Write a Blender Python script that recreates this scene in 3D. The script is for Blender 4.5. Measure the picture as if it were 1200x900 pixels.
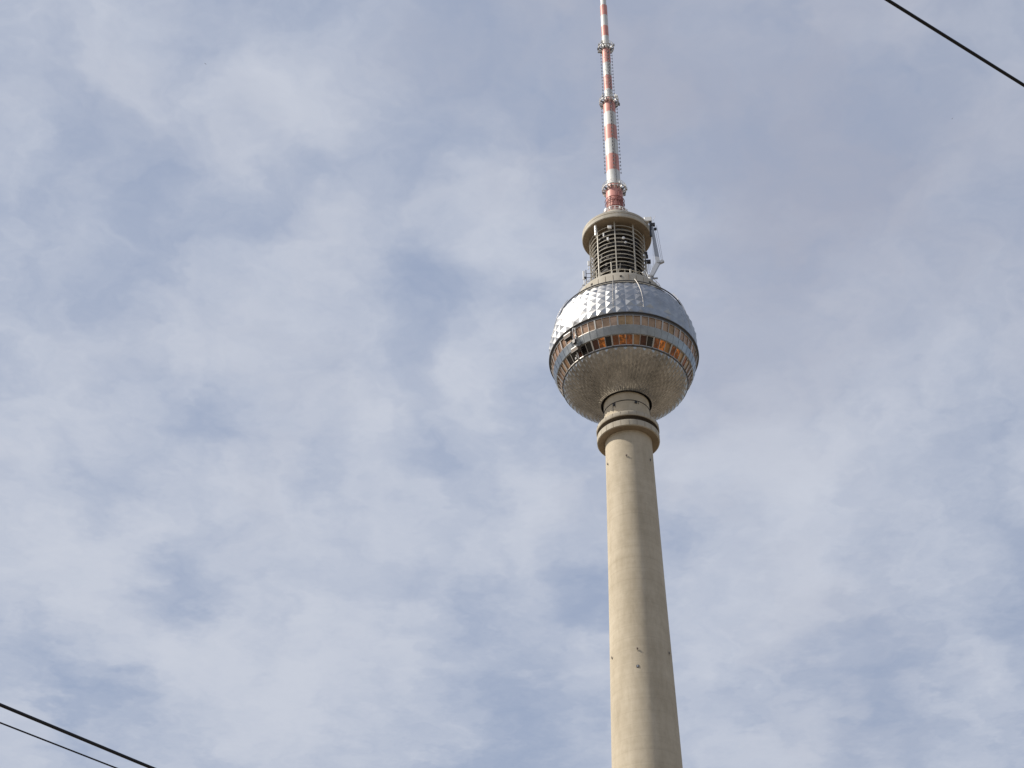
import bpy, bmesh, math, random
from math import sin, cos, tan, pi, radians, sqrt, atan2
from mathutils import Vector, Matrix, noise as mnoise

random.seed(7)
for o in list(bpy.data.objects):
    bpy.data.objects.remove(o)
S = bpy.context.scene
COL = S.collection

# ------------------------------------------------------------------ camera
cam_d = bpy.data.cameras.new("camera")
cam_d.sensor_width = 36.0
cam_d.lens = 1863.0 / 1200.0 * 36.0
cam_d.clip_start = 0.05
cam_d.clip_end = 60000.0
cam = bpy.data.objects.new("camera", cam_d)
cam.location = (0, 0, 1.6)
PITCH = radians(38.8)
cam.rotation_euler = (radians(90) + PITCH, 0, 0)
COL.objects.link(cam)
S.camera = cam

# tower frame: +X = right as seen from the square, -Y = towards the square, Z up
TOWER = Vector((23.93, 262.0, 0.0))
TROT = atan2(-24.04, 262.0)

# ------------------------------------------------------------------ sun + exposure
SUN_EL = radians(44.0)
SUN_AZ = radians(77.0)                     # to the left of the direction tower -> viewer
s_loc = Vector((-sin(SUN_AZ) * cos(SUN_EL), -cos(SUN_AZ) * cos(SUN_EL), sin(SUN_EL)))
s_dir = Matrix.Rotation(TROT, 3, 'Z') @ s_loc
sun_d = bpy.data.lights.new("sun", 'SUN')
sun_d.energy = 5.0
sun_d.angle = radians(0.5)
sun_d.color = (1.0, 0.93, 0.82)
sun = bpy.data.objects.new("sun", sun_d)
sun.rotation_euler = s_dir.to_track_quat('Z', 'Y').to_euler()
sun.location = (-200, 0, 400)
COL.objects.link(sun)

S.view_settings.view_transform = 'Standard'
S.view_settings.look = 'None'
S.view_settings.exposure = 0.0
S.view_settings.gamma = 1.0
S.view_settings.use_curve_mapping = False
S.cycles.max_bounces = 8

# ------------------------------------------------------------------ sky: Nishita air behind a broken veil of cloud
def sky_dir(x, y):
    """direction of a patch of sky, from azimuth/elevation offsets measured on a 1200x900 plate"""
    a, b = (x - 600) / 1863.0, (450 - y) / 1863.0
    v = Vector((a, cos(PITCH) - b * sin(PITCH), sin(PITCH) + b * cos(PITCH)))
    return v.normalized()

CLOUDS = [  # x, y, radius, weight: + thicker cloud, - thinner veil
    (230, 415, 95, .34), (345, 310, 100, .34), (435, 470, 90, .34), (560, 400, 75, .36), (500, 590, 130, .24),
    (300, 560, 120, .26), (80, 70, 130, .26), (290, 130, 100, .28), (400, 130, 80, .20), (400, 285, 80, .26),
    (60, 255, 90, .22), (20, 490, 110, .30), (60, 640, 130, .34), (130, 700, 110, .30), (20, 830, 110, .30),
    (250, 800, 130, .30), (400, 745, 130, .30), (600, 620, 80, .28), (620, 545, 60, .20), (870, 610, 150, .30),
    (970, 660, 160, .24), (820, 540, 100, .18), (880, 870, 110, .22), (1140, 790, 90, .16), (970, 480, 110, .14),
    (340, 880, 120, .30), (460, 830, 90, .26), (660, 760, 70, .20), (540, 240, 90, .20), (560, 290, 80, .12),
    (1110, 380, 110, .14), (1000, 300, 100, .08), (680, 340, 60, .10), (830, 320, 80, .10),
    (240, 70, 60, -.34), (90, 195, 90, -.26), (205, 215, 80, -.20), (485, 180, 80, -.34), (370, 195, 55, -.26),
    (310, 270, 60, -.26), (515, 320, 75, -.42), (545, 350, 60, -.20), (280, 380, 60, -.22), (70, 330, 90, -.26),
    (170, 290, 80, -.26), (485, 420, 70, -.38), (256, 505, 60, -.32), (384, 525, 55, -.42), (469, 685, 50, -.36),
    (208, 690, 65, -.36), (80, 790, 75, -.40), (125, 820, 55, -.22), (570, 860, 100, -.26), (610, 840, 90, -.22),
    (512, 535, 70, -.34), (545, 580, 60, -.24), (705, 700, 50, -.38), (625, 350, 55, -.24), (785, 620, 55, -.34),
    (850, 590, 60, -.18), (660, 480, 60, -.22), (1000, 810, 100, -.22), (850, 830, 60, -.18), (655, 640, 60, -.20),
    (1190, 650, 80, -.22), (600, 90, 90, -.14), (650, 150, 70, -.16), (330, 640, 60, -.14), (820, 460, 80, -.16),
    (430, 330, 50, -.18), (140, 560, 60, -.16), (560, 190, 60, -.14),
]
GREYS = [  # where the veil is a thicker, greyer, shadowed layer
    (900, 60, 330, .55), (640, 40, 220, .45), (860, 250, 200, .35), (1150, 200, 260, .35), (860, 430, 130, .35),
    (700, 640, 120, .15), (1000, 780, 130, .30), (1050, 100, 250, .30), (520, 40, 150, .20), (980, 480, 180, .15),
]

W = bpy.data.worlds.new("World")
S.world = W
W.use_nodes = True
nt = W.node_tree
N, L = nt.nodes, nt.links
N.clear()
def nd(t, **k):
    n = N.new(t)
    for a, b in k.items():
        setattr(n, a, b)
    return n
def math_n(op, a, b=None, clamp=False):
    m = nd('ShaderNodeMath', operation=op, use_clamp=clamp)
    for i, v in enumerate((a, b)):
        if v is None: continue
        if isinstance(v, (int, float)): m.inputs[i].default_value = v
        else: L.new(v, m.inputs[i])
    return m.outputs[0]
out = nd('ShaderNodeOutputWorld')
bg = nd('ShaderNodeBackground'); bg.inputs['Strength'].default_value = 0.1
L.new(bg.outputs[0], out.inputs[0])
sky = nd('ShaderNodeTexSky', sky_type='NISHITA', sun_disc=False)
sky.sun_elevation = SUN_EL
sky.sun_rotation = atan2(s_dir.x, s_dir.y)
sky.air_density = 1.0; sky.dust_density = 1.6; sky.ozone_density = 1.4
tc = nd('ShaderNodeTexCoord')
D = tc.outputs['Generated']
# project the direction on a cloud deck so clouds shrink towards the horizon
sep = nd('ShaderNodeSeparateXYZ'); L.new(D, sep.inputs[0])
zc = math_n('MAXIMUM', sep.outputs[2], 0.06)
div = nd('ShaderNodeCombineXYZ')
L.new(math_n('DIVIDE', sep.outputs[0], zc), div.inputs[0])
L.new(math_n('DIVIDE', sep.outputs[1], zc), div.inputs[1])
def fbm(scale, detail, rough, dist=0.0, off=(0, 0, 0), color=False, src=None):
    mp = nd('ShaderNodeMapping'); mp.inputs['Location'].default_value = off
    L.new(src or div.outputs[0], mp.inputs[0])
    n = nd('ShaderNodeTexNoise', noise_dimensions='3D'); n.inputs['Scale'].default_value = scale
    n.inputs['Detail'].default_value = detail; n.inputs['Roughness'].default_value = rough
    n.inputs['Distortion'].default_value = dist
    L.new(mp.outputs[0], n.inputs['Vector'])
    return n.outputs['Color'] if color else n.outputs[0]
# warp
wc = fbm(9.0, 4.0, .6, 0.0, (3.1, 7.7, 0), color=True)
wsub = nd('ShaderNodeVectorMath', operation='SUBTRACT'); L.new(wc, wsub.inputs[0]); wsub.inputs[1].default_value = (.5, .5, .5)
wsc = nd('ShaderNodeVectorMath', operation='SCALE'); L.new(wsub.outputs[0], wsc.inputs[0]); wsc.inputs['Scale'].default_value = 0.085
wad = nd('ShaderNodeVectorMath', operation='ADD'); L.new(D, wad.inputs[0]); L.new(wsc.outputs[0], wad.inputs[1])
def field(blobs, base):
    acc = base
    for (x, y, r, a) in blobs:
        d = nd('ShaderNodeVectorMath', operation='DISTANCE')
        L.new(wad.outputs[0], d.inputs[0]); d.inputs[1].default_value = sky_dir(x, y)
        m = nd('ShaderNodeMapRange', interpolation_type='SMOOTHSTEP')
        m.inputs['From Min'].default_value = 0.0; m.inputs['From Max'].default_value = r * 1.35 / 1863.0
        m.inputs['To Min'].default_value = a; m.inputs['To Max'].default_value = 0.0
        L.new(d.outputs['Value'], m.inputs['Value'])
        acc = math_n('ADD', m.outputs[0], acc)
    return acc
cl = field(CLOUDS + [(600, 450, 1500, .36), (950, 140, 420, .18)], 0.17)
n1 = fbm(5.0, 6.0, .52, .3, (1.3, 4.2, 0))
n2 = fbm(18.0, 7.0, .53, .35, (8.3, 1.2, 0), src=wad.outputs[0])
n3 = fbm(34.0, 8.0, .66, .8, (2.7, 9.4, 5), src=wad.outputs[0])
cl = math_n('ADD', cl, math_n('MULTIPLY', math_n('SUBTRACT', n1, .5), 0.60))
cl = math_n('ADD', cl, math_n('MULTIPLY', math_n('SUBTRACT', n2, .5), 1.25))
cl = math_n('ADD', cl, math_n('MULTIPLY', math_n('SUBTRACT', n3, .5), 0.26))
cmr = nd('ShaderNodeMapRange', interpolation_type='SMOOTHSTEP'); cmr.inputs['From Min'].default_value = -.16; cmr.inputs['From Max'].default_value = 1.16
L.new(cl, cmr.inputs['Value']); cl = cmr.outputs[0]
gr = field(GREYS, 0.0)
gr = math_n('ADD', gr, math_n('MULTIPLY', math_n('SUBTRACT', fbm(7.0, 5.0, .55, .5, (5.5, 2.2, 0), src=wad.outputs[0]), .5), 1.1))
gr = math_n('MULTIPLY', gr, 1.0, clamp=True)
def mixc(f, a, b):
    m = nd('ShaderNodeMix', data_type='RGBA')
    for sock, v in ((m.inputs[0], f), (m.inputs[6], a), (m.inputs[7], b)):
        if isinstance(v, (int, float)): sock.default_value = v
        elif isinstance(v, tuple): sock.default_value = v
        else: L.new(v, sock)
    return m.outputs[2]
CLOUD_BRIGHT = (5.75, 6.12, 7.02, 1)
CLOUD_GREY = (3.90, 4.15, 5.12, 1)
VEIL = (4.05, 4.72, 6.25, 1)
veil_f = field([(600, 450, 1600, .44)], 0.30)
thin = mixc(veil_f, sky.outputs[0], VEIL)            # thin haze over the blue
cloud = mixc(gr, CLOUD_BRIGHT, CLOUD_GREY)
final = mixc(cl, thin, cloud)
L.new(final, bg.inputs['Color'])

# ------------------------------------------------------------------ helpers
def link(name, me, parent=None, loc=(0, 0, 0), rotz=0.0):
    o = bpy.data.objects.new(name, me); COL.objects.link(o)
    o.location = loc; o.rotation_euler = (0, 0, rotz)
    if parent is not None: o.parent = parent
    return o
def finish(name, bm, mats, parent=None, sharp=None, loc=(0, 0, 0), rotz=0.0):
    me = bpy.data.meshes.new(name)
    bm.to_mesh(me); bm.free()
    for m in (mats if isinstance(mats, (list, tuple)) else [mats]): me.materials.append(m)
    if sharp is not None:
        me.polygons.foreach_set('use_smooth', [True] * len(me.polygons))
        me.set_sharp_from_angle(angle=radians(sharp))
    return link(name, me, parent, loc, rotz)
def empty(name, parent=None, loc=(0, 0, 0), rotz=0.0):
    o = bpy.data.objects.new(name, None); COL.objects.link(o)
    o.location = loc; o.rotation_euler = (0, 0, rotz); o.empty_display_size = 1
    if parent is not None: o.parent = parent
    return o
def tag(o, label, cat, group=None, kind=None):
    if label: o['label'] = label
    if cat: o['category'] = cat
    if group: o['group'] = group
    if kind: o['kind'] = kind
    return o
def lathe(bm, prof, n=96, mat=0, a0=0.0, a1=2 * pi, closed=False):
    full = abs(a1 - a0 - 2 * pi) < 1e-6
    m = n if full else n + 1
    rings = []
    for (r, z) in prof:
        rings.append([bm.verts.new((r * sin(a0 + (a1 - a0) * k / n), -r * cos(a0 + (a1 - a0) * k / n), z)) for k in range(m)])
    pairs = list(zip(rings[:-1], rings[1:]))
    if closed: pairs.append((rings[-1], rings[0]))
    for A, B in pairs:
        for k in range(n):
            j = (k + 1) % m
            f = bm.faces.new((A[k], A[j], B[j], B[k])); f.material_index = mat
    return rings
def box(bm, c, size, rot=None, mat=0, bevel=0.0):
    M = Matrix.Translation(c) @ (rot.to_4x4() if rot is not None else Matrix.Identity(4)) @ Matrix.Diagonal((*size, 1))
    r = bmesh.ops.create_cube(bm, size=1.0, matrix=M)
    fs = {f for v in r['verts'] for f in v.link_faces}
    for f in fs: f.material_index = mat
    if bevel:
        es = list({e for v in r['verts'] for e in v.link_edges})
        bmesh.ops.bevel(bm, geom=es, offset=bevel, segments=1, affect='EDGES')
def bar(bm, a, b, r, n=6, mat=0, r2=None):
    a, b = Vector(a), Vector(b); d = b - a
    q = d.to_track_quat('Z', 'Y').to_matrix()
    r2 = r if r2 is None else r2
    A = [bm.verts.new(a + q @ Vector((r * cos(2 * pi * k / n), r * sin(2 * pi * k / n), 0))) for k in range(n)]
    B = [bm.verts.new(b + q @ Vector((r2 * cos(2 * pi * k / n), r2 * sin(2 * pi * k / n), 0))) for k in range(n)]
    for k in range(n):
        f = bm.faces.new((A[k], A[(k + 1) % n], B[(k + 1) % n], B[k])); f.material_index = mat
    bm.faces.new(A[::-1]).material_index = mat; bm.faces.new(B).material_index = mat
def beam(bm, a, b, w, h, mat=0, w2=None, h2=None, up=Vector((0, -1, 0))):
    a, b = Vector(a), Vector(b); d = (b - a).normalized()
    s = d.cross(up).normalized(); u = s.cross(d).normalized()
    w2 = w if w2 is None else w2; h2 = h if h2 is None else h2
    A = [bm.verts.new(a + s * w / 2 * i + u * h / 2 * j) for i, j in ((-1, -1), (1, -1), (1, 1), (-1, 1))]
    B = [bm.verts.new(b + s * w2 / 2 * i + u * h2 / 2 * j) for i, j in ((-1, -1), (1, -1), (1, 1), (-1, 1))]
    for k in range(4):
        bm.faces.new((A[k], A[(k + 1) % 4], B[(k + 1) % 4], B[k])).material_index = mat
    bm.faces.new(A[::-1]).material_index = mat; bm.faces.new(B).material_index = mat
def tube_ring(bm, R, z, r, n=72, m=6, mat=0, a0=0.0, a1=2 * pi):
    prof = [(R + r * cos(2 * pi * k / m), z + r * sin(2 * pi * k / m)) for k in range(m)]
    lathe(bm, prof, n, mat, a0, a1, closed=True)
def path_tube(bm, pts, r, n=6, mat=0):
    pts = [Vector(p) for p in pts]; rings = []
    for i, p in enumerate(pts):
        d = (pts[min(i + 1, len(pts) - 1)] - pts[max(i - 1, 0)])
        q = d.to_track_quat('Z', 'Y').to_matrix()
        rings.append([bm.verts.new(p + q @ Vector((r * cos(2 * pi * k / n), r * sin(2 * pi * k / n), 0))) for k in range(n)])
    for A, B in zip(rings[:-1], rings[1:]):
        for k in range(n):
            bm.faces.new((A[k], A[(k + 1) % n], B[(k + 1) % n], B[k])).material_index = mat
    bm.faces.new(rings[0][::-1]); bm.faces.new(rings[-1])
def sph(R, az, lat, z0=0.0):
    return Vector((R * cos(lat) * sin(az), -R * cos(lat) * cos(az), z0 + R * sin(lat)))

# ------------------------------------------------------------------ materials
def mat(name, base, rough=.6, metal=0.0, spec=.5):
    m = bpy.data.materials.new(name); m.use_nodes = True
    b = m.node_tree.nodes['Principled BSDF']
    b.inputs['Base Color'].default_value = (*base, 1); b.inputs['Roughness'].default_value = rough
    b.inputs['Metallic'].default_value = metal
    b.inputs['Specular IOR Level'].default_value = spec
    if rough > .8: b.inputs['Diffuse Roughness'].default_value = .15
    return m
class NB:
    def __init__(s, m):
        s.m = m; s.t = m.node_tree; s.b = s.t.nodes['Principled BSDF']
        s.tc = s.t.nodes.new('ShaderNodeTexCoord'); s.co = s.tc.outputs['Object']
    def n(s, t, **k):
        x = s.t.nodes.new(t)
        for a, b in k.items(): setattr(x, a, b)
        return x
    def noise(s, scale=(1, 1, 1), sc=1.0, det=4.0, rough=.55):
        mp = s.n('ShaderNodeMapping'); mp.inputs['Scale'].default_value = scale; s.t.links.new(s.co, mp.inputs[0])
        x = s.n('ShaderNodeTexNoise'); x.inputs['Scale'].default_value = sc; x.inputs['Detail'].default_value = det
        x.inputs['Roughness'].default_value = rough; s.t.links.new(mp.outputs[0], x.inputs['Vector']); return x.outputs[0]
    def ramp(s, f, stops):
        r = s.n('ShaderNodeValToRGB'); e = r.color_ramp.elements
        while len(e) < len(stops): e.new(.5)
        for q, (p, c) in zip(e, stops): q.position = p; q.color = (*c, 1) if len(c) == 3 else c
        s.t.links.new(f, r.inputs[0]); return r.outputs[0]
    def mul(s, a, b, f=1.0, blend='MULTIPLY'):
        m = s.n('ShaderNodeMix', data_type='RGBA', blend_type=blend); m.inputs[0].default_value = f
        s.t.links.new(a, m.inputs[6]); s.t.links.new(b, m.inputs[7]); return m.outputs[2]
    def base(s, c): s.t.links.new(c, s.b.inputs['Base Color'])
    def rough(s, c): s.t.links.new(c, s.b.inputs['Roughness'])
    def bump(s, h, strength=.3, dist=.05):
        b = s.n('ShaderNodeBump'); b.inputs['Strength'].default_value = strength; b.inputs['Distance'].default_value = dist
        s.t.links.new(h, b.inputs['Height']); s.t.links.new(b.outputs[0], s.b.inputs['Normal'])

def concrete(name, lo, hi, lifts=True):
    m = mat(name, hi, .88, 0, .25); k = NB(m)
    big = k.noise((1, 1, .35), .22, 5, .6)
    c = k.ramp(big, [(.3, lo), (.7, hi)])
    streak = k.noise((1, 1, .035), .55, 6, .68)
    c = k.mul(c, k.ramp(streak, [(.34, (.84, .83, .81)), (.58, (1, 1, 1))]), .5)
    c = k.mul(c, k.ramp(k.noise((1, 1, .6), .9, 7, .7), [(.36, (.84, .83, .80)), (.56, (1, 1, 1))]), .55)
    if lifts:
        # formwork lifts: every pour is a slightly different grey, with a thin seam between pours
        band = k.noise((.03, .03, 1.0), .42, 3, .75)
        c = k.mul(c, k.ramp(band, [(.36, (.88, .87, .85)), (.6, (1, 1, 1))]), .6)
        wv = k.n('ShaderNodeTexWave', wave_type='BANDS', bands_direction='Z', wave_profile='SAW')
        wv.inputs['Scale'].default_value = 0.125; wv.inputs['Distortion'].default_value = .25
        wv.inputs['Detail'].default_value = 2; wv.inputs['Detail Scale'].default_value = .6
        k.t.links.new(k.co, wv.inputs['Vector'])
        c = k.mul(c, k.ramp(wv.outputs[1], [(.0, (.74, .73, .70)), (.06, (1, 1, 1)), (.97, (1, 1, 1)), (1, (.9, .89, .87))]), .38)
    k.base(c)
    k.bump(k.noise((1, 1, 1), 2.2, 6, .65), .25, .06)
    return m
M_SHAFT = concrete("shaft_concrete", (.54, .468, .355), (.66, .582, .455))
M_COLLAR = concrete("collar_concrete", (.46, .41, .33), (.60, .55, .46), False)
M_CROWN = concrete("crown_concrete", (.52, .48, .41), (.64, .60, .52), False)
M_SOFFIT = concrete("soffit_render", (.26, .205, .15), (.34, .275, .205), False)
M_DARK = mat("dark_recess", (.03, .026, .025), .8)
M_DKSTEEL = mat("dark_steel", (.06, .058, .06), .5, .6)
M_CAGE = mat("cage_paint", (.52, .485, .41), .6)
M_RAIL = mat("rail_steel", (.13, .13, .135), .5, .5)
M_CRANE = mat("crane_paint", (.40, .42, .46), .45)
M_WHITE = mat("white_radome", (.80, .80, .79), .4)
M_GREY = mat("grey_metal", (.35, .36, .38), .45, .7)
def metal(name, lo, hi, r0, r1, scale=.35):
    m = mat(name, hi, .4, 1.0); k = NB(m)
    k.base(k.ramp(k.noise((1, 1, 1), scale, 5, .65), [(.3, lo), (.7, hi)]))
    k.rough(k.ramp(k.noise((1, 1, 1), scale * 2.3, 4, .6), [(.3, (r0,) * 3), (.7, (r1,) * 3)]))
    return m
M_SHELL = metal("stainless_panels", (.40, .40, .405), (.54, .54, .535), .40, .56)
M_LOWER = metal("stainless_underside", (.30, .292, .282), (.56, .545, .525), .22, .36)
M_BELT = metal("belt_metal", (.30, .31, .315), (.44, .45, .45), .30, .46)
M_MULL = mat("mullion_aluminium", (.52, .49, .45), .45, .6)
def paint(name, lo, hi):
    m = mat(name, hi, .5, 0, .4); k = NB(m)
    c = k.ramp(k.noise((1, 1, .25), 1.3, 5, .65), [(.3, lo), (.65, hi)])
    k.base(c); return m
M_RED = paint("signal_red_paint", (.58, .235, .20), (.72, .355, .30))
M_WPAINT = paint("mast_white_paint", (.62, .62, .60), (.78, .78, .76))
def glass(name, base, metal_, rough, emit=None, es=0.0):
    m = mat(name, base, rough, metal_, .6); k = NB(m)
    n = k.noise((1, 1, 1), .55, 3, .6)
    k.base(k.ramp(n, [(.35, tuple(v * .72 for v in base)), (.65, tuple(min(1, v * 1.15) for v in base))]))
    if emit:
        c = k.ramp(k.noise((1, 1, .8), 1.15, 5, .7), [(.46, tuple(v * .07 for v in emit)), (.60, emit)])
        k.t.links.new(c, k.b.inputs['Emission Color']); k.b.inputs['Emission Strength'].default_value = es
    return m
G_TAN = glass("bronze_pane", (.45, .27, .155), .65, .16)
G_TAN2 = glass("pale_sunlit_bronze_pane", (.58, .365, .23), .6, .22)  # sunlight on the left windows put into the colour; also random variation
G_BROWN = glass("brown_pane", (.46, .27, .13), .7, .14)
G_DARK = glass("dark_pane", (.020, .016, .016), .0, .1)
G_RED = glass("dark_red_pane", (.11, .045, .03), .2, .12)
G_AMBER = glass("lamp_lit_pane", (.20, .08, .03), .2, .15, (1.0, .30, .05), .36)
G_AMBER2 = glass("dim_lamp_lit_pane", (.24, .10, .05), .3, .15, (1.0, .30, .08), .09)
M_CABLE = mat("black_cable", (.012, .011, .013), .55)

# ------------------------------------------------------------------ ground
gm = mat("city_ground", (.2, .18, .15), .9, 0, .2)
k = NB(gm)
vor = k.n('ShaderNodeTexVoronoi'); vor.inputs['Scale'].default_value = .018; vor.inputs['Randomness'].default_value = .85
k.t.links.new(k.co, vor.inputs['Vector'])
blocks = k.ramp(vor.outputs['Color'], [(.15, (.085, .075, .062)), (.4, (.24, .195, .145)), (.6, (.15, .13, .10)), (.85, (.33, .28, .215))])
k.base(k.mul(blocks, k.ramp(k.noise((1, 1, 1), .09, 6, .6), [(.3, (.7, .7, .68)), (.7, (1, 1, 1))]), .8))
bm = bmesh.new()
bmesh.ops.create_circle(bm, cap_ends=True, segments=96, radius=22000)
g = finish("ground", bm, gm)
g['kind'] = 'structure'; g['label'] = "wide paved city ground around the tower"

# ------------------------------------------------------------------ the tower
T = empty("television_tower", None, TOWER, TROT)
tag(T, "tall concrete television tower with silver faceted sphere and red and white striped antenna", "tower")
HC, RS = 220.73, 16.0                                   # sphere centre and radius

# shaft
bm = bmesh.new()
def shaft_r(z):
    pts = [(0, 16.0), (6, 12.4), (14, 9.9), (25, 8.6), (45, 7.95), (80, 7.2), (125, 6.27), (162, 5.42), (192, 4.84), (210, 4.72)]
    for (z0, r0), (z1, r1) in zip(pts[:-1], pts[1:]):
        if z <= z1: return r0 + (r1 - r0) * (z - z0) / (z1 - z0)
    return pts[-1][1]
zs = [0, 2, 4, 6, 8, 11, 14, 18, 25, 35] + [45 + 6 * i for i in range(28)]
lathe(bm, [(shaft_r(z), z) for z in zs], 128)
lathe(bm, [(0.01, zs[-1]), (shaft_r(zs[-1]), zs[-1])][::-1], 128)
shaft = finish("shaft", bm, M_SHAFT, T, 40)

# aircraft warning lamps and their little brackets on the shaft
def lamp(az, z, dz=0.0):
    r = shaft_r(z)
    e = empty("obstruction_light", shaft, (r * sin(az), -r * cos(az), z), az)
    e.scale = (.58, .34, .55)
    bm = bmesh.new()
    beam(bm, (0, .05, .1), (0, -.55, .1), .10, .10, up=Vector((0, 0, 1)))
    beam(bm, (0, .05, -.55), (0, -.42, .06), .08, .08, up=Vector((0, 0, 1)))
    box(bm, (0, -.42, .16), (.55, .36, .06))
    for sx in (-.26, .26):
        bar(bm, (sx, -.58, .16), (sx, -.58, .75), .03)
    bar(bm, (-.26, -.58, .75), (.26, -.58, .75), .03)
    finish("bracket", bm, M_RAIL, e)
    bm = bmesh.new()
    bar(bm, (0, -.42, .19), (0, -.42, .62), .17, 10); bar(bm, (0, -.42, .62), (0, -.42, .72), .17, 10, r2=.07)
    finish("lamp", bm, G_RED, e)
for az, z in ((-1.10, 189.9), (-.11, 189.8), (1.0, 190.05), (-1.12, 145.7), (-.087, 145.45), (1.10, 146.05), (2.1, 190), (-2.3, 190), (2.2, 145.8), (-2.4, 145.7)):
    lamp(az, z)
bm = bmesh.new(); r = shaft_r(142.1)
box(bm, (0, 0, 0), (.5, .12, .55), bevel=.03); box(bm, (0, -.08, 0), (.3, .06, .36), mat=1)
h = finish("inspection_hatch", bm, [M_DKSTEEL, M_GREY], shaft, None, (r * sin(-.11), -r * cos(-.11), 142.1), -.11)
h['label'] = "small pale hatch in the shaft below the warning lamps"

# collar under the sphere
col = bmesh.new()
lathe(col, [(4.7, 196.50), (6.22, 196.50), (6.42, 196.62), (6.44, 197.92), (6.36, 198.02), (5.5, 198.03)], 128)
lathe(col, [(6.30, 199.10), (6.46, 199.12), (6.50, 199.2), (6.44, 200.1), (6.30, 200.25), (5.0, 201.15), (4.7, 201.16)], 128)
collar = finish("collar", col, M_COLLAR, T, 35)
bm = bmesh.new(); lathe(bm, [(5.52, 198.0), (5.52, 199.12), (6.32, 199.12)], 96); finish("shadow_gap", bm, mat("brown_groove_shade", (.10, .08, .064), .85), collar, 40)  # dark brown paints in the shade of the groove between the rings
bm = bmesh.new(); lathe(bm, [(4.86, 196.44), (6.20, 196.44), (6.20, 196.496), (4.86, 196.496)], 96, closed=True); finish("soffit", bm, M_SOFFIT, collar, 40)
# formwork joints in the collar faces
for k in range(24):
    a = 2 * pi * k / 24 + .05
    bm = bmesh.new(); box(bm, (6.44 * sin(a), -6.44 * cos(a), 197.27), (.05, .03, 1.2), Matrix.Rotation(a, 3, 'Z')); finish("panel_joint", bm, M_SOFFIT, collar)
    bm = bmesh.new(); box(bm, (6.475 * sin(a), -6.475 * cos(a), 199.65), (.05, .05, .82), Matrix.Rotation(a, 3, 'Z')); finish("panel_joint", bm, M_SOFFIT, collar)
bm = bmesh.new()
tube_ring(bm, 4.78, 204.2, .10, 96)
for a, l in ((-.62, 2.2), (-.5, 1.3), (.55, .7)):
    bar(bm, (4.76 * sin(a), -4.76 * cos(a), 204.2), (4.76 * sin(a), -4.76 * cos(a), 204.2 - l), .06)
box(bm, (4.86 * sin(.42), -4.86 * cos(.42), 203.7), (.5, .3, .45), Matrix.Rotation(.42, 3, 'Z'))
box(bm, (4.86 * sin(-.55), -4.86 * cos(-.55), 203.6), (.35, .3, .6), Matrix.Rotation(-.55, 3, 'Z'))
finish("service_conduit", bm, M_DKSTEEL, T)

# ---- sphere body: inner carcass + belts
d2 = radians
bm = bmesh.new()
lathe(bm, [(RS * .955 * cos(d2(l)), HC + RS * .955 * sin(d2(l))) for l in range(-36, 52, 3)], 96, 0)
lathe(bm, [(RS * .92 * cos(d2(l)), HC + RS * .92 * sin(d2(l))) for l in range(-66, -32, 3)], 96, 0)
lathe(bm, [(4.75, 206.4), (4.75, 207.3), (5.9, 207.3), (5.95, HC - RS * .92 * sin(d2(66)))], 96, 0)
sphere = finish("sphere", bm, M_DARK, T, 40)

def facets(l0, l1, rows, ncol, hgt, seed, lowstep=0.0):
    rnd = random.Random(seed); bm = bmesh.new()
    rings = []
    for i in range(rows + 1):
        la = d2(l0 + (l1 - l0) * i / rows)
        rings.append([bm.verts.new(sph(RS - lowstep, 2 * pi * (k + .5) / ncol, la, HC)) for k in range(ncol)])
    for i in range(rows):
        for k in range(ncol):
            j = (k + 1) % ncol
            q = (rings[i][k], rings[i][j], rings[i + 1][j], rings[i + 1][k])
            c = sum((v.co for v in q), Vector()) / 4
            nrm = (c - Vector((0, 0, HC))).normalized()
            wdt = (q[1].co - q[0].co).length
            jit = Vector((rnd.uniform(-1, 1), rnd.uniform(-1, 1), rnd.uniform(-1, 1))) * wdt * .055
            ap = bm.verts.new(c + nrm * hgt * min(1.0, wdt / 1.2) + jit)
            for a in range(4):
                bm.faces.new((q[a], q[(a + 1) % 4], ap))
    return bm
def low_k(l):                                           # the bowl flattens a little towards the shaft
    t = min(1.0, max(0.0, (-38 - l) / 31.6)); return 1.0 - .040 * t * t * (3 - 2 * t)
def ribs(l0, l1, rows, ncol, hgt, seed):
    """meridian ribs whose crests swell and sink once per panel row, neighbours half a panel apart"""
    rnd = random.Random(seed); bm = bmesh.new(); rings = []
    m = rows * 2
    for i in range(m + 1):
        l = l0 + (l1 - l0) * i / m; ring = []
        for k in range(ncol * 2):
            a = 2 * pi * k / (ncol * 2)
            w = 2 * pi * RS * cos(d2(l)) / ncol
            if k % 2:
                h = hgt * min(1.0, w / .95) * ((1.0 if (i + k // 2) % 2 else .62) + rnd.uniform(-.04, .04))
                a += rnd.uniform(-.02, .02) * pi / ncol
                if i in (0, m): h *= .2
            else: h = 0.0
            ring.append(bm.verts.new(sph(RS * low_k(l) + h, a, d2(l), HC)))
        rings.append(ring)
    n2 = ncol * 2
    for A, B in zip(rings[:-1], rings[1:]):
        for k in range(n2):
            j = (k + 1) % n2
            if (k % 2): bm.faces.new((A[k], A[j], B[j])); bm.faces.new((A[k], B[j], B[k]))
            else: bm.faces.new((A[k], A[j], B[k])); bm.faces.new((A[j], B[j], B[k]))
    return bm
us = finish("upper_shell", facets(-7.6, 31.6, 6, 48, .26, 3, .19), M_SHELL, sphere)
us['label'] = "upper shell of pointed stainless steel pyramids, bright where the sun strikes"
ls = finish("lower_shell", ribs(-69.6, -34.9, 8, 84, .25, 5), M_LOWER, sphere)
ls['label'] = "lower shell of fine ribbed steel panels around the shaft"
bm = bmesh.new()
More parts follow.
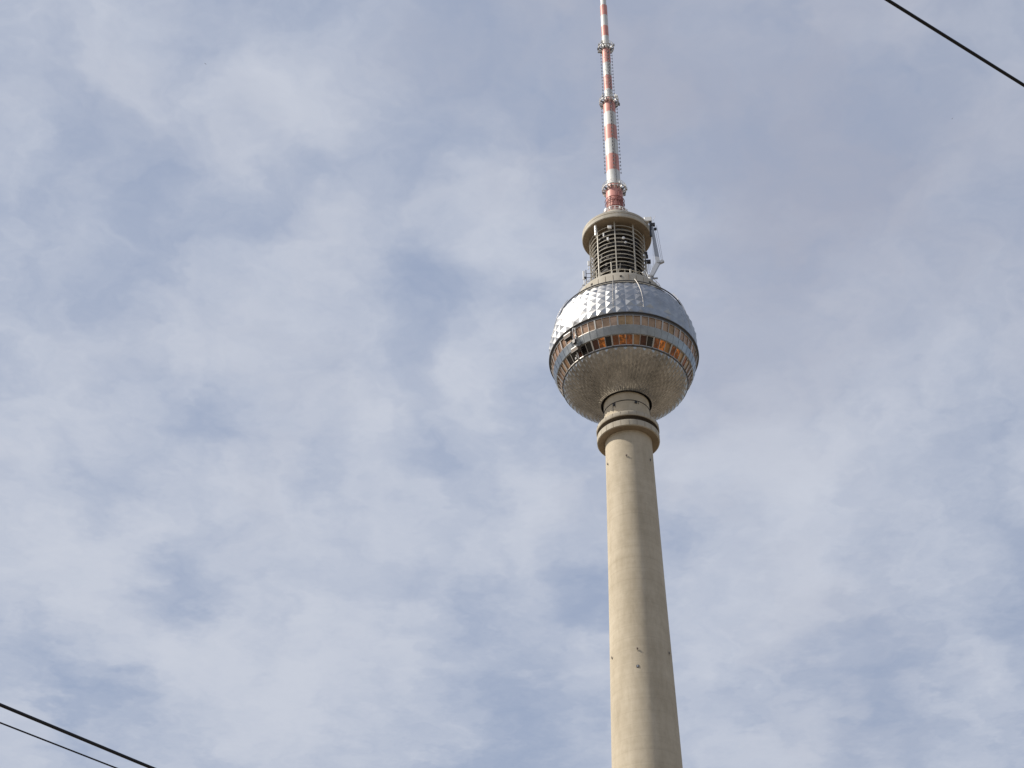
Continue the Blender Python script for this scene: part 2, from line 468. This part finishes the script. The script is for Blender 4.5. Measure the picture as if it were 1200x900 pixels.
lathe(bm, [(RS * .960 * cos(d2(-69.6)), HC + RS * .960 * sin(d2(-69.6))), (5.33, 206.28), (5.24, 206.32), (5.22, 207.0)], 96)
finish("opening_rim", bm, M_DKSTEEL, sphere, 40)

# belt between the two rows of windows and narrow belts beside the rails
def P(l, k=1.0): return (RS * k * cos(d2(l)), HC + RS * k * sin(d2(l)))
bm = bmesh.new()
lathe(bm, [P(-18.0, .972), P(-18.2, .993), P(-18.35, .996), P(-24.95, .996), P(-25.2, .992), P(-25.4, .970)], 120)
for k in range(60):
    a = 2 * pi * (k + .5) / 60
    beam(bm, sph(RS * .996, a, d2(-18.4), HC), sph(RS * .996, a, d2(-25.0), HC), .09, .10, up=Vector((sin(a), -cos(a), 0)))
finish("belt", bm, M_BELT, sphere, 15)
bm = bmesh.new()
lathe(bm, [P(-7.4, 1.0), P(-7.6, 1.012), P(-8.15, 1.012), P(-8.3, .992), P(-9.8, .988)], 120)
finish("rail", bm, M_RAIL, sphere, 40)
bm = bmesh.new()
lathe(bm, [P(-33.6, .982), P(-34.0, .99), P(-34.3, 1.010), P(-34.75, 1.010), P(-35.1, .998)], 120)
finish("rail", bm, M_RAIL, sphere, 40)
bm = bmesh.new()
tube_ring(bm, RS * 1.012 * cos(d2(31.7)), HC + RS * 1.012 * sin(d2(31.7)), .16, 120)
finish("rail", bm, M_RAIL, sphere, 40)

# mullions: a fin at every window joint, heavier at every third one
def mullions(la, lb, off):
    bm = bmesh.new()
    for k in range(60):
        a = 2 * pi * (k + .5) / 60
        w = .30 if (k + off) % 3 == 0 else .12
        dep = .34 if (k + off) % 3 == 0 else .16
        A, B = sph(RS * .985, a, d2(la), HC), sph(RS * .985, a, d2(lb), HC)
        beam(bm, A, B, w, dep, up=Vector((sin(a), -cos(a), 0)))
    for l in (la, lb):
        r, z = P(l, .984)
        lathe(bm, [(r - .1, z - .1), (r + .08, z - .1), (r + .08, z + .1), (r - .1, z + .1)], 60, 0, a0=pi / 60, a1=2 * pi + pi / 60, closed=True)
    return finish("mullion", bm, M_MULL, sphere)
mullions(-10.0, -18.2, 1)
mullions(-25.3, -33.6, 2)
def pane_mesh(bm, a, la, lb, rr=.978, t=.06):
    hw = radians(3.0) * .97
    q = [sph(RS * rr, a + s * hw, d2(l), HC) for s, l in ((-1, lb), (1, lb), (1, la), (-1, la))]
    n = (q[1] - q[0]).cross(q[3] - q[0]).normalized()
    f = [bm.verts.new(p) for p in q]; b = [bm.verts.new(p - n * t) for p in q]
    bm.faces.new(f); bm.faces.new(b[::-1])
    for i in range(4): bm.faces.new((f[i], b[i], b[(i + 1) % 4], f[(i + 1) % 4]))
low_seq = {-9: 'd', -8: 'd', -7: 'r', -6: 'd', -5: 'd', -4: 'r', -3: 'a', -2: 'd', -1: 'm', 0: 'a', 1: 'm', 2: 't', 3: 'r', 4: 'd', 5: 'm', 6: 'a', 7: 'b', 8: 'm', 9: 'a', 10: 'b', 11: 'm', 12: 'b'}
kinds = dict(d=G_DARK, r=G_RED, a=G_AMBER, m=G_AMBER2, t=G_TAN, b=G_BROWN)
rnd = random.Random(21)
back = bmesh.new()
for k in range(-30, 30):
    a = 2 * pi * k / 60
    for la, lb, row in ((-10.0, -18.2, 0), (-25.3, -33.6, 1)):
        if -25 <= k < 25:
            bm = bmesh.new(); pane_mesh(bm, a + rnd.uniform(-.0008, .0008), la, lb, .978 + rnd.uniform(-.0015, .0015))
            if row == 0:
                m = G_BROWN if k in (1, 7) or rnd.random() < .06 else (G_TAN2 if k < -6 and rnd.random() < .7 or rnd.random() < .25 else G_TAN)
            else:
                m = kinds[low_seq[k]] if k in low_seq else (G_TAN if rnd.random() < .75 else G_BROWN)
            finish("window", bm, m, sphere)
        else:
            pane_mesh(back, a, la, lb)
bw = finish("window_row", back, G_TAN, sphere); bw['kind'] = 'stuff'

# white ladders / lightning conductors lying over the upper shell
def conductor(pts, r):
    bm = bmesh.new(); path_tube(bm, [sph(RS * 1.035, radians(a), radians(l), HC) for a, l in pts], r)
    finish("conductor", bm, M_MULL, sphere)
conductor([(-5.2, 31 - 5.1 * i) for i in range(8)], .075)
conductor([(13.5 + 3 * sin(pi / 2 * i / 14), 32.5 - 2.6 * i) for i in range(15)], .07)
conductor([(-52 - 1.5 * i, 31 - 5 * i) for i in range(8)], .06)
conductor([(52 + 1.0 * i, 31 - 5 * i) for i in range(8)], .06)

# concrete shoulder + drum on top of the sphere
bm = bmesh.new()
lathe(bm, [(13.45, 229.25), (12.1, 230.9), (10.0, 232.75), (9.75, 232.9), (9.8, 235.0), (9.7, 235.4), (8.9, 235.45), (8.9, 234.6), (4.4, 234.6)], 120)
shoulder = finish("shoulder", bm, M_CROWN, T, 35)
for k in range(36):
    a = 2 * pi * k / 36 + .04; bm = bmesh.new()
    if k % 4 == 0: box(bm, (9.8 * sin(a), -9.8 * cos(a), 234.2), (.45, .12, .42), Matrix.Rotation(a, 3, 'Z'))
    else: box(bm, (9.78 * sin(a), -9.78 * cos(a), 234.0), (.06, .1, 1.5), Matrix.Rotation(a, 3, 'Z'))
    finish("panel_joint" if k % 4 else "vent_opening", bm, M_SOFFIT if k % 4 else M_DARK, shoulder)
# railing stubs, lamps on shoulder edge
bm = bmesh.new()
rnd = random.Random(4)
for k in range(44):
    a = 2 * pi * k / 44
    if rnd.random() < .6:
        R0 = 9.5
        bar(bm, (R0 * sin(a), -R0 * cos(a), 235.4), (R0 * sin(a), -R0 * cos(a), 236.4 + rnd.uniform(0, .7)), .05)
tube_ring(bm, 9.5, 236.35, .05, 80)
finish("railing", bm, M_CAGE, shoulder)

# ---- open antenna cage
cage = empty("antenna_cage", T, (0, 0, 235))
C0 = 235.0
bm = bmesh.new()
lathe(bm, [(4.3, .2 - .6), (4.3, 19.4)], 72)
# equipment decks and cabinets inside make the core dark and uneven
for z in (2.2, 5.6, 9.0, 12.4, 15.8):
    lathe(bm, [(4.3, z), (5.5, z), (5.5, z + .18), (4.3, z + .18)], 48)
rnd = random.Random(8)
for k in range(90):
    a = rnd.uniform(-pi, pi); z = rnd.uniform(.5, 17); s = rnd.uniform(.4, 1.2)
    box(bm, (4.9 * sin(a), -4.9 * cos(a), z), (s, rnd.uniform(.4, .9), rnd.uniform(.4, 1.8)), Matrix.Rotation(a, 3, 'Z'))
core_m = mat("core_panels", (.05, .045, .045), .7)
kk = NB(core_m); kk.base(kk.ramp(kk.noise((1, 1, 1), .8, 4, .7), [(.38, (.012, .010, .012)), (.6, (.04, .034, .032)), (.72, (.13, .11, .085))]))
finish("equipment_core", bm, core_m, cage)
for k in range(9):
    a = radians(-3.5 + 40 * k)
    bm = bmesh.new(); beam(bm, (6.25 * sin(a), -6.25 * cos(a), -.4), (6.25 * sin(a), -6.25 * cos(a), 19.15), .25, .24, up=Vector((sin(a), -cos(a), 0)))
    finish("post", bm, M_CAGE, cage)
for z in (252.9, 251.55, 250.25, 249.0, 247.8, 246.65, 245.4, 244.2, 243.1, 241.9, 239.6, 238.0):
    b2 = bmesh.new(); tube_ring(b2, 5.75, z - C0 - .6, .05, 60); finish('hoop', b2, M_CAGE, cage, 60)
    bm = bmesh.new(); tube_ring(bm, 6.2, z - C0, .078, 72); finish("hoop", bm, M_CAGE, cage, 60)
def strut(a, b, w):                                    # light inner struts and broken bits of frame
    bm = bmesh.new(); beam(bm, a, b, w, w, up=Vector((.2, -.3, .93))); finish("strut", bm, M_CAGE, cage)
for k in range(26):
    a = rnd.uniform(-pi, pi); z = rnd.uniform(0, 5)
    strut((5.9 * sin(a), -5.9 * cos(a), z), (5.9 * sin(a + rnd.uniform(-.12, .12)), -5.9 * cos(a), z + rnd.uniform(.8, 2.4)), .13)
for k in range(12):
    a = 2 * pi * k / 12 + .2
    for z in (4, 14.2): strut((4.3 * sin(a), -4.3 * cos(a), z), (6.1 * sin(a), -6.1 * cos(a), z), .1)
strut((-1.55, -6.15, 2.9), (-1.55, -6.15, 6.9), .2); strut((2.5, -5.9, .9), (2.5, -5.9, 4.6), .2)
strut((3.3, -5.5, .6), (3.3, -5.5, 4.0), .2); strut((-4.9, -4.0, 1.2), (-4.9, -4.0, 6.4), .22)
def dish(p, az, R, name="dish"):
    bm = bmesh.new(); pr = [(0.001, .0), (R * .5, .05), (R, .18), (R, .42), (.001, .46)]
    lathe(bm, pr, 20)
    bmesh.ops.rotate(bm, verts=bm.verts, cent=(0, 0, 0), matrix=Matrix.Rotation(pi / 2, 3, 'X'))
    finish(name, bm, M_WHITE, cage, 40, p, az)
for p, sz in (((-1.46, -6.45, 252.3 - C0), (.85, .5, .9)), ((-1.99, -6.5, 248.6 - C0), (.42, .4, .95)), ((-2.9, -6.1, 250.3 - C0), (.3, .4, 1.1))):
    bm = bmesh.new(); box(bm, (0, 0, 0), sz, bevel=.06); finish("antenna_box", bm, M_WHITE, cage, None, p)
dish((1.42, -6.42, 248.45 - C0), .2, .33); dish((1.8, -6.3, 247.2 - C0), .3, .25)
dish((5.2, -3.9, 239.8 - C0), .9, .5)
bm = bmesh.new()                                       # tall stacked radome at the upper left
for i in range(4):
    z = 250.9 + i * .85 - C0
    bar(bm, (-4.65, -5.45, z), (-4.65, -5.45, z + .7), .30, 10); bar(bm, (-4.65, -5.45, z + .7), (-4.65, -5.45, z + .86), .2, 8)
finish("stacked_radome", bm, M_WHITE, cage)
bm = bmesh.new()                                       # panel antenna on a pole at the lower left
for p, sz in (((-7.77, -3, 241.3), (.42, .3, 2.6)), ((-7.70, -3, 239.2), (.22, .2, 1.2)), ((-6.62, -1, 246.7), (.45, .3, 1.5)), ((-6.7, -1, 245.2), (.25, .25, .5))):
    bm = bmesh.new(); box(bm, (p[0], p[1], p[2] - C0), sz, bevel=.05); finish("panel_antenna", bm, M_WHITE, cage)
bm = bmesh.new()
bar(bm, (-7.25, -3, 238.6 - C0), (-7.25, -3, 242.9 - C0), .09)
for z in (241.8, 240.6, 239.5):
    bar(bm, (-7.3, -3, z - C0), (-5.5, -3, z - C0), .06)
box(bm, (-7.5, -3.1, 240.5 - C0), (.42, .3, .5))
bar(bm, (-8.2, -2.6, 238.7 - C0), (-7.0, -2.6, 238.7 - C0), .07)
finish("antenna_pole", bm, M_DKSTEEL, cage)
bm = bmesh.new()                                       # right hand brackets and cameras
box(bm, (6.6, -2.6, 244.6 - C0), (1.25, .8, .7), bevel=.05); bar(bm, (5.9, -2.6, 244.6 - C0), (6.6, -2.6, 244.6 - C0), .1)
for p, sz in (((6.5, -1.6, 247.1), (.5, .5, .9)), ((6.3, -1.4, 248.3), (.7, .5, .7))):
    b2 = bmesh.new(); box(b2, (p[0], p[1], p[2] - C0), sz, bevel=.05); finish("equipment_box", b2, M_DKSTEEL, cage)
bar(bm, (6.7, -2.6, 244.3 - C0), (6.7, -2.6, 241.2 - C0), .05); bar(bm, (7.0, -2.4, 244.3 - C0), (7.0, -2.4, 242.2 - C0), .04)
finish("equipment_box", bm, M_DKSTEEL, cage)
bm = bmesh.new()
bar(bm, (6.35, -3, 236 - C0), (6.3, -3, 244.3 - C0), .08); bar(bm, (5.9, -3.4, 236 - C0), (5.9, -3.4, 243 - C0), .06)
bar(bm, (7.4, -3, 235.9 - C0), (7.4, -3, 243 - C0), .04)
finish("whip_antenna", bm, M_CAGE, cage)

# ---- crown: overhanging concrete disc
bm = bmesh.new()
lathe(bm, [(4.3, 254.16), (7.78, 254.16), (7.9, 254.3), (7.93, 255.15), (7.86, 255.22), (7.66, 255.24), (7.66, 255.40), (7.84, 255.42), (7.86, 256.0), (7.7, 256.2), (3.3, 260.6), (3.2, 261.1), (0.01, 261.1)], 128)
crown = finish("crown", bm, M_CROWN, T, 28)
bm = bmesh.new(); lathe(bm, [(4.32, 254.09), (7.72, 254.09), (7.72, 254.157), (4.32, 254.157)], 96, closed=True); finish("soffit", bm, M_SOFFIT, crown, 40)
bm = bmesh.new()
for k in range(20):
    a = 2 * pi * k / 20
    bar(bm, (2.95 * sin(a), -2.95 * cos(a), 261.0), (2.95 * sin(a), -2.95 * cos(a), 262.5), .08)
for z in (261.75, 262.5): tube_ring(bm, 2.95, z, .08, 40)
rnd = random.Random(3)
for k in range(7):
    a = rnd.uniform(-pi / 2, pi / 2)
    box(bm, (3.1 * sin(a), -3.1 * cos(a), 262.0), (.35, .3, rnd.uniform(.5, 1.1)), Matrix.Rotation(a, 3, 'Z'))
finish("railing", bm, M_WHITE, crown)

# ---- antenna mast
bands = [(261.0, 1), (271.6, 0), (276.2, 1), (281.7, 0), (287.0, 1), (292.0, 0), (296.7, 1), (302.3, 0), (305.5, 1), (310.7, 0), (315.6, 1), (321.2, 0),
         (326.2, 1), (330.3, 0), (334.6, 1), (338.7, 0), (344.0, 1), (349.0, 0), (354.0, 1), (358.5, 0), (363, 1), (368, 1)]
def mast_r(z):
    if z < 270.2: return 2.02 - (z - 261) * .008
    if z < 300.9: return 1.62 - (z - 270) * .005
    if z < 321.6: return 1.02
    if z < 338.9: return .90
    if z < 350: return .74
    return .55
zs = sorted({b[0] for b in bands} | {270.2, 300.9, 321.6, 338.9, 350.0} | {b + .001 for b in (270.2, 300.9, 321.6, 338.9, 350.0)})
bm = bmesh.new()
for z0, z1 in zip(zs[:-1], zs[1:]):
    c = [m for z, m in bands if z <= z0 + 1e-6][-1]
    lathe(bm, [(mast_r(z0 + 1e-5), z0), (mast_r(z1 - 1e-5) if z1 - z0 > .01 else mast_r(z1 + 1e-5), z1)], 40, c)
lathe(bm, [(.55, 368), (.3, 368.6), (.01, 368.7)], 24, 1)
bmesh.ops.remove_doubles(bm, verts=bm.verts, dist=.0004)
mast = finish("antenna_mast", bm, [M_WPAINT, M_RED], T, 35)

def platform(z, r0, R, n):
    bm = bmesh.new()
    lathe(bm, [(R - .22, z), (R, z), (R, z + .16), (R - .22, z + .16)], 48, 0, closed=True)
    lathe(bm, [(r0 - .05, z), (r0 + .12, z), (r0 + .12, z + .16), (r0 - .05, z + .16)], 48, 0, closed=True)
    for k in range(n):
        a = 2 * pi * (k + .3) / n
        q = Matrix.Rotation(a, 3, 'Z')
        # triangular bracket under the deck; every second one dark, painting the shaded gap
        pts = [q @ Vector((s * .09, -rr, zz)) for s in (-1, 1) for rr, zz in ((r0 - .05, z - .02), (R - .04, z - .02), (R - .04, z - .22), (r0 - .05, z - .95))]
        v = [bm.verts.new(p) for p in pts]
        fs = [(0, 1, 2, 3), (7, 6, 5, 4)] + [(i, i + 4, (i + 1) % 4 + 4, (i + 1) % 4) for i in range(4)]
        for f in fs: bm.faces.new([v[i] for i in f]).material_index = k % 2
    for k in range(n):
        a = 2 * pi * k / n
        bar(bm, (R * .98 * sin(a), -R * .98 * cos(a), z + .1), (R * .98 * sin(a), -R * .98 * cos(a), z + 1.15), .045)
    for zz in (z + .62, z + 1.15): tube_ring(bm, R * .98, zz, .045, 40, 5)
    rn = random.Random(int(z))
    for k in range(8):
        a = rn.uniform(-pi, pi)
        box(bm, (R * 1.03 * sin(a), -R * 1.03 * cos(a), z + rn.uniform(-.3, .9)), (.3, .35, rn.uniform(.3, .8)), Matrix.Rotation(a, 3, 'Z'), mat=rn.choice((0, 1)))
    finish("platform", bm, [M_WPAINT, M_GREYDK], mast)
M_GREYDK = mat("dark_fitting_and_gap_shade", (.17, .17, .18), .6)
platform(270.3, 1.95, 2.85, 18)
platform(301.0, 1.55, 2.4, 16)
platform(321.7, 1.0, 2.0, 14)
bm = bmesh.new()                                       # red cable loops and ladder cage at the mast foot
for k in range(10):
    a = -1.3 + .29 * k
    bar(bm, (2.15 * sin(a), -2.15 * cos(a), 261.2), (2.12 * sin(a + .2), -2.12 * cos(a + .2), 266.0 + (k % 3) * .5), .07)
for z in (263.6, 265.4, 266.6): tube_ring(bm, 2.25, z, .075, 40, 6, 0, -1.6, 1.7)
bar(bm, (2.3 * sin(.5), -2.3 * cos(.5), 261), (2.3 * sin(.5), -2.3 * cos(.5), 268.6), .09)
bar(bm, (2.3 * sin(.75), -2.3 * cos(.75), 261), (2.3 * sin(.75), -2.3 * cos(.75), 268.6), .09)
finish("cable_loop", bm, mat("dull_red_steel", (.24, .075, .06), .6), mast)
def dipoles(az, z0, z1, n, r0, reach):
    bm = bmesh.new(); q = Matrix.Rotation(az, 3, 'Z')
    for i in range(n):
        z = z0 + (z1 - z0) * i / (n - 1)
        bar(bm, q @ Vector((0, -r0 + .05, z)), q @ Vector((0, -r0 - reach, z)), .05)
        box(bm, q @ Vector((0, -r0 - reach, z)), (.30, .12, .46), q)
    finish("dipole_array", bm, M_GREYDK, mast)
for az in (-1.50, .16, 1.72, 3.24): dipoles(az, 276.5, 299.0, 19, 1.53, .40)
for az in (-1.45, .40, 1.65, 3.2): dipoles(az, 303.4, 320.3, 15, 1.0, .44)
bm = bmesh.new()                                       # slanted cross bars wound round the thinner section
for i in range(26):
    z = 303 + i * .68; a = .25 + .5 * sin(i * 1.7)
    bar(bm, (1.10 * sin(a - .5), -1.10 * cos(a - .5), z + .3), (1.10 * sin(a + .4), -1.10 * cos(a + .4), z - .25), .045)
finish("slanted_bar", bm, M_GREY, mast)
bm = bmesh.new()
for s in (-.09, .09): bar(bm, (1.66 * sin(.42 + s), -1.66 * cos(.42 + s), 271.5), (1.58 * sin(.42 + s), -1.58 * cos(.42 + s), 300.5), .035)
for i in range(48):
    z = 271.8 + i * .6
    bar(bm, (1.64 * sin(.33), -1.64 * cos(.33), z), (1.64 * sin(.51), -1.64 * cos(.51), z), .025)
finish("ladder", bm, M_GREYDK, mast)

# ---- folding crane on the right of the cage
crane = empty("folding_crane", T, (6.8, -6.0, 235.4))
cb = Vector((6.8, -6.0, 235.4))
def cr(*p): return Vector(p) - cb
bm = bmesh.new()
bar(bm, cr(6.8, -6, 235.0), cr(6.8, -6, 236.7), .5, 12); box(bm, cr(6.9, -6, 237.0), (1.3, 1.1, .6), bevel=.08)
box(bm, cr(7.9, -6, 236.4), (1.0, .35, .25)); bar(bm, cr(6.3, -5.6, 237.4), cr(6.0, -5.2, 239.2), .12)
finish("pedestal", bm, M_CRANE, crane)
bm = bmesh.new()
beam(bm, cr(6.9, -6, 236.9), cr(8.75, -5, 241.9), .85, .65, w2=1.0, h2=.7)
finish("lower_arm", bm, M_CRANE, crane)
bm = bmesh.new()
beam(bm, cr(8.75, -5, 241.6), cr(8.05, -4, 254.0), 1.0, .6, w2=.55, h2=.45)
finish("boom", bm, M_CRANE, crane)
bm = bmesh.new()
box(bm, cr(9.35, -5, 242.0), (1.4, .6, .75), Matrix.Rotation(-.45, 3, 'Y'), bevel=.06); bar(bm, cr(8.75, -5.6, 241.8), cr(8.75, -4.4, 241.8), .38, 12)
finish("knuckle", bm, M_CRANE, crane)
bm = bmesh.new()
box(bm, cr(7.25, -4, 256.1), (1.7, 1.0, 1.3), bevel=.08)
bar(bm, cr(8.3, -4, 255.7), cr(8.9, -4, 257.2), .05)
finish("winch_housing", bm, M_WHITE, crane)
bm = bmesh.new()
beam(bm, cr(7.75, -4.1, 255.5), cr(7.65, -4.1, 250.9), .5, .5); box(bm, cr(8.15, -4, 254.6), (1.2, .6, .7))
box(bm, cr(8.75, -4, 253.2), (.62, .5, .6), bevel=.08); bar(bm, cr(8.75, -4, 253.4), cr(8.6, -4, 255.0), .05)
finish("sheave_head", bm, M_DKSTEEL, crane)
bm = bmesh.new()
bar(bm, cr(9.1, -4, 254.3), cr(9.85, -5, 242.1), .035); bar(bm, cr(8.75, -4, 253.0), cr(9.55, -5, 242.2), .035)
bar(bm, cr(8.2, -4.4, 254.0), cr(7.5, -5.4, 237.2), .03)
finish("hoist_rope", bm, M_GREYDK, crane)

# ------------------------------------------------------------------ maintenance cradle hanging on the rails of the sphere (left)
def at_sphere(az, lat, k=1.0): return sph(RS * k, radians(az), radians(lat), HC)
caz = -42.0
loc = Matrix.Translation(TOWER) @ Matrix.Rotation(TROT, 4, 'Z') @ at_sphere(caz, -21, 1.05)
cradle = empty("maintenance_cradle", None, loc, TROT + radians(caz))
tag(cradle, "small double deck maintenance cradle hanging over the window bands on the left of the sphere", "cradle")
M_BROWNP = mat("brown_mesh_panel", (.13, .095, .07), .7)
def platform_box(x, y, z, name):
    bm = bmesh.new()
    box(bm, (x, y, z), (1.9, 1.0, .10))
    box(bm, (x, y - .48, z + .55), (1.9, .05, .95), mat=1); box(bm, (x - .93, y, z + .55), (.05, .9, .95), mat=1); box(bm, (x + .93, y, z + .55), (.05, .9, .95), mat=1)
    for sx in (-.9, .9):
        for sy in (-.46, .42): bar(bm, (x + sx, y + sy, z), (x + sx, y + sy, z + 1.5), .05, mat=1)
    bar(bm, (x - .9, y - .46, z + 1.5), (x + .9, y - .46, z + 1.5), .05, mat=1)
    box(bm, (x, y - .5, z + 1.02), (1.95, .07, .22), mat=2)
    finish(name, bm, [M_DKSTEEL, M_BROWNP, M_WHITE], cradle)
platform_box(-.55, -.35, 1.15, "working_platform")
platform_box(.35, .85, -2.3, "working_platform")
bm = bmesh.new()
path_tube(bm, [(.55, .3, 4.2), (.55, -.2, 3.3), (.5, -.15, 1.0), (.45, .55, -1.4), (.4, 1.6, -3.7)], .11)
path_tube(bm, [(1.15, .3, 3.6), (1.15, -.1, 3.0), (1.1, -.1, 1.0), (1.1, .6, -1.4)], .09)
for z, y in ((3.2, -.15), (2.0, -.2), (.6, 0), (-.6, .3)): bar(bm, (.5, y, z), (1.15, y, z), .06)
finish("mast_frame", bm, M_WHITE, cradle)
bm = bmesh.new()
box(bm, (.8, .2, 3.9), (1.0, .7, .5), bevel=.05); box(bm, (1.0, -.2, -.5), (.7, .6, 1.1), bevel=.05); box(bm, (-.2, 1.4, -3.4), (.4, .4, .6))
finish("drive_unit", bm, M_DKSTEEL, cradle)

# ------------------------------------------------------------------ overhead wires above the square
def wire(p, az_deg, r, back, fwd, label):
    d = Vector((cos(radians(az_deg)), sin(radians(az_deg)), 0)); p = Vector(p)
    bm = bmesh.new(); pts = []
    n = 60
    for i in range(n + 1):
        s = -back + (back + fwd) * i / n
        pts.append(p + d * s + Vector((0, 0, .0009 * s * s)))
    path_tube(bm, pts, r, 8)
    me = bpy.data.meshes.new("overhead_wire")
    bm.to_mesh(me); bm.free(); me.materials.append(M_CABLE)
    me.polygons.foreach_set('use_smooth', [True] * len(me.polygons))
    o = link("overhead_wire", me)
    tag(o, label, "wire", "overhead wires")
def mid(a, b): return tuple((u + v) / 2 for u, v in zip(a, b))
wire(mid((1.2753, 3.3910, 6.0), (1.8332, 3.7659, 6.0)), 33.906, .0064, 26, 40, "single black overhead wire crossing the top right corner of the sky")
wire(mid((-2.6077, 7.3342, 5.4), (-1.9636, 8.0679, 5.4)), 48.72, .0093, 30, 40, "thicker upper one of the two dark overhead wires at the bottom left")
wire(mid((-2.65745, 7.5324, 5.4), (-2.1590, 8.0679, 5.4)), 47.054, .0045, 30, 40, "thinner lower one of the two dark overhead wires at the bottom left")

# ------------------------------------------------------------------ birds far up
M_BIRD = mat("dark_plumage", (.16, .16, .18), .8)
def bird(loc, span, yaw, label):
    bm = bmesh.new()
    L_ = span * .42
    prof = [(-.5, .01), (-.38, .05), (-.1, .10), (.15, .105), (.33, .06), (.40, .065), (.46, .05), (.54, .006)]
    rings = [[bm.verts.new((x * L_, r * L_ * cos(2 * pi * k / 8), r * L_ * .9 * sin(2 * pi * k / 8))) for k in range(8)] for x, r in prof]
    for A, B in zip(rings[:-1], rings[1:]):
        for k in range(8): bm.faces.new((A[k], A[(k + 1) % 8], B[(k + 1) % 8], B[k]))
    bm.faces.new(rings[0][::-1]); bm.faces.new(rings[-1])
    for s in (-1, 1):
        st = [(0, .22, -.12, 0), (.22, .26, -.06, .06), (.36, .18, -.10, .06), (.5, -.06, -.16, .0)]
        top = [(s * y * span, a * L_ * .9, b * L_ * 1.2, z * span) for y, a, b, z in st]
        up = [(bm.verts.new((a, y, z + .012 * span)), bm.verts.new((b, y, z + .008 * span))) for y, a, b, z in top]
        dn = [(bm.verts.new((a, y, z)), bm.verts.new((b, y, z))) for y, a, b, z in top]
        for i in range(3):
            bm.faces.new((up[i][0], up[i + 1][0], up[i + 1][1], up[i][1])); bm.faces.new((dn[i][0], dn[i][1], dn[i + 1][1], dn[i + 1][0]))
            bm.faces.new((up[i][0], dn[i][0], dn[i + 1][0], up[i + 1][0])); bm.faces.new((up[i][1], up[i + 1][1], dn[i + 1][1], dn[i][1]))
        bm.faces.new((up[3][0], dn[3][0], dn[3][1], up[3][1])); bm.faces.new((up[0][0], up[0][1], dn[0][1], dn[0][0]))
    t = [bm.verts.new(p) for p in ((-.44 * L_, .04 * L_, 0), (-.44 * L_, -.04 * L_, 0), (-.72 * L_, -.12 * L_, 0), (-.72 * L_, .12 * L_, 0))]
    t2 = [bm.verts.new(v.co + Vector((0, 0, .03 * L_))) for v in t]
    bm.faces.new(t[::-1]); bm.faces.new(t2)
    for i in range(4): bm.faces.new((t[i], t[(i + 1) % 4], t2[(i + 1) % 4], t2[i]))
    bmesh.ops.recalc_face_normals(bm, faces=bm.faces)
    o = finish("bird", bm, M_BIRD, None, 50, loc, yaw)
    tag(o, label, "bird", "birds high in the sky")
bird((-33.44, 113.25, 137.46), .27, 2.4, "tiny dark bird speck high in the upper left sky")
bird((68.52, 166.92, 188.79), .34, .7, "faint tiny bird speck below the wire at upper right")
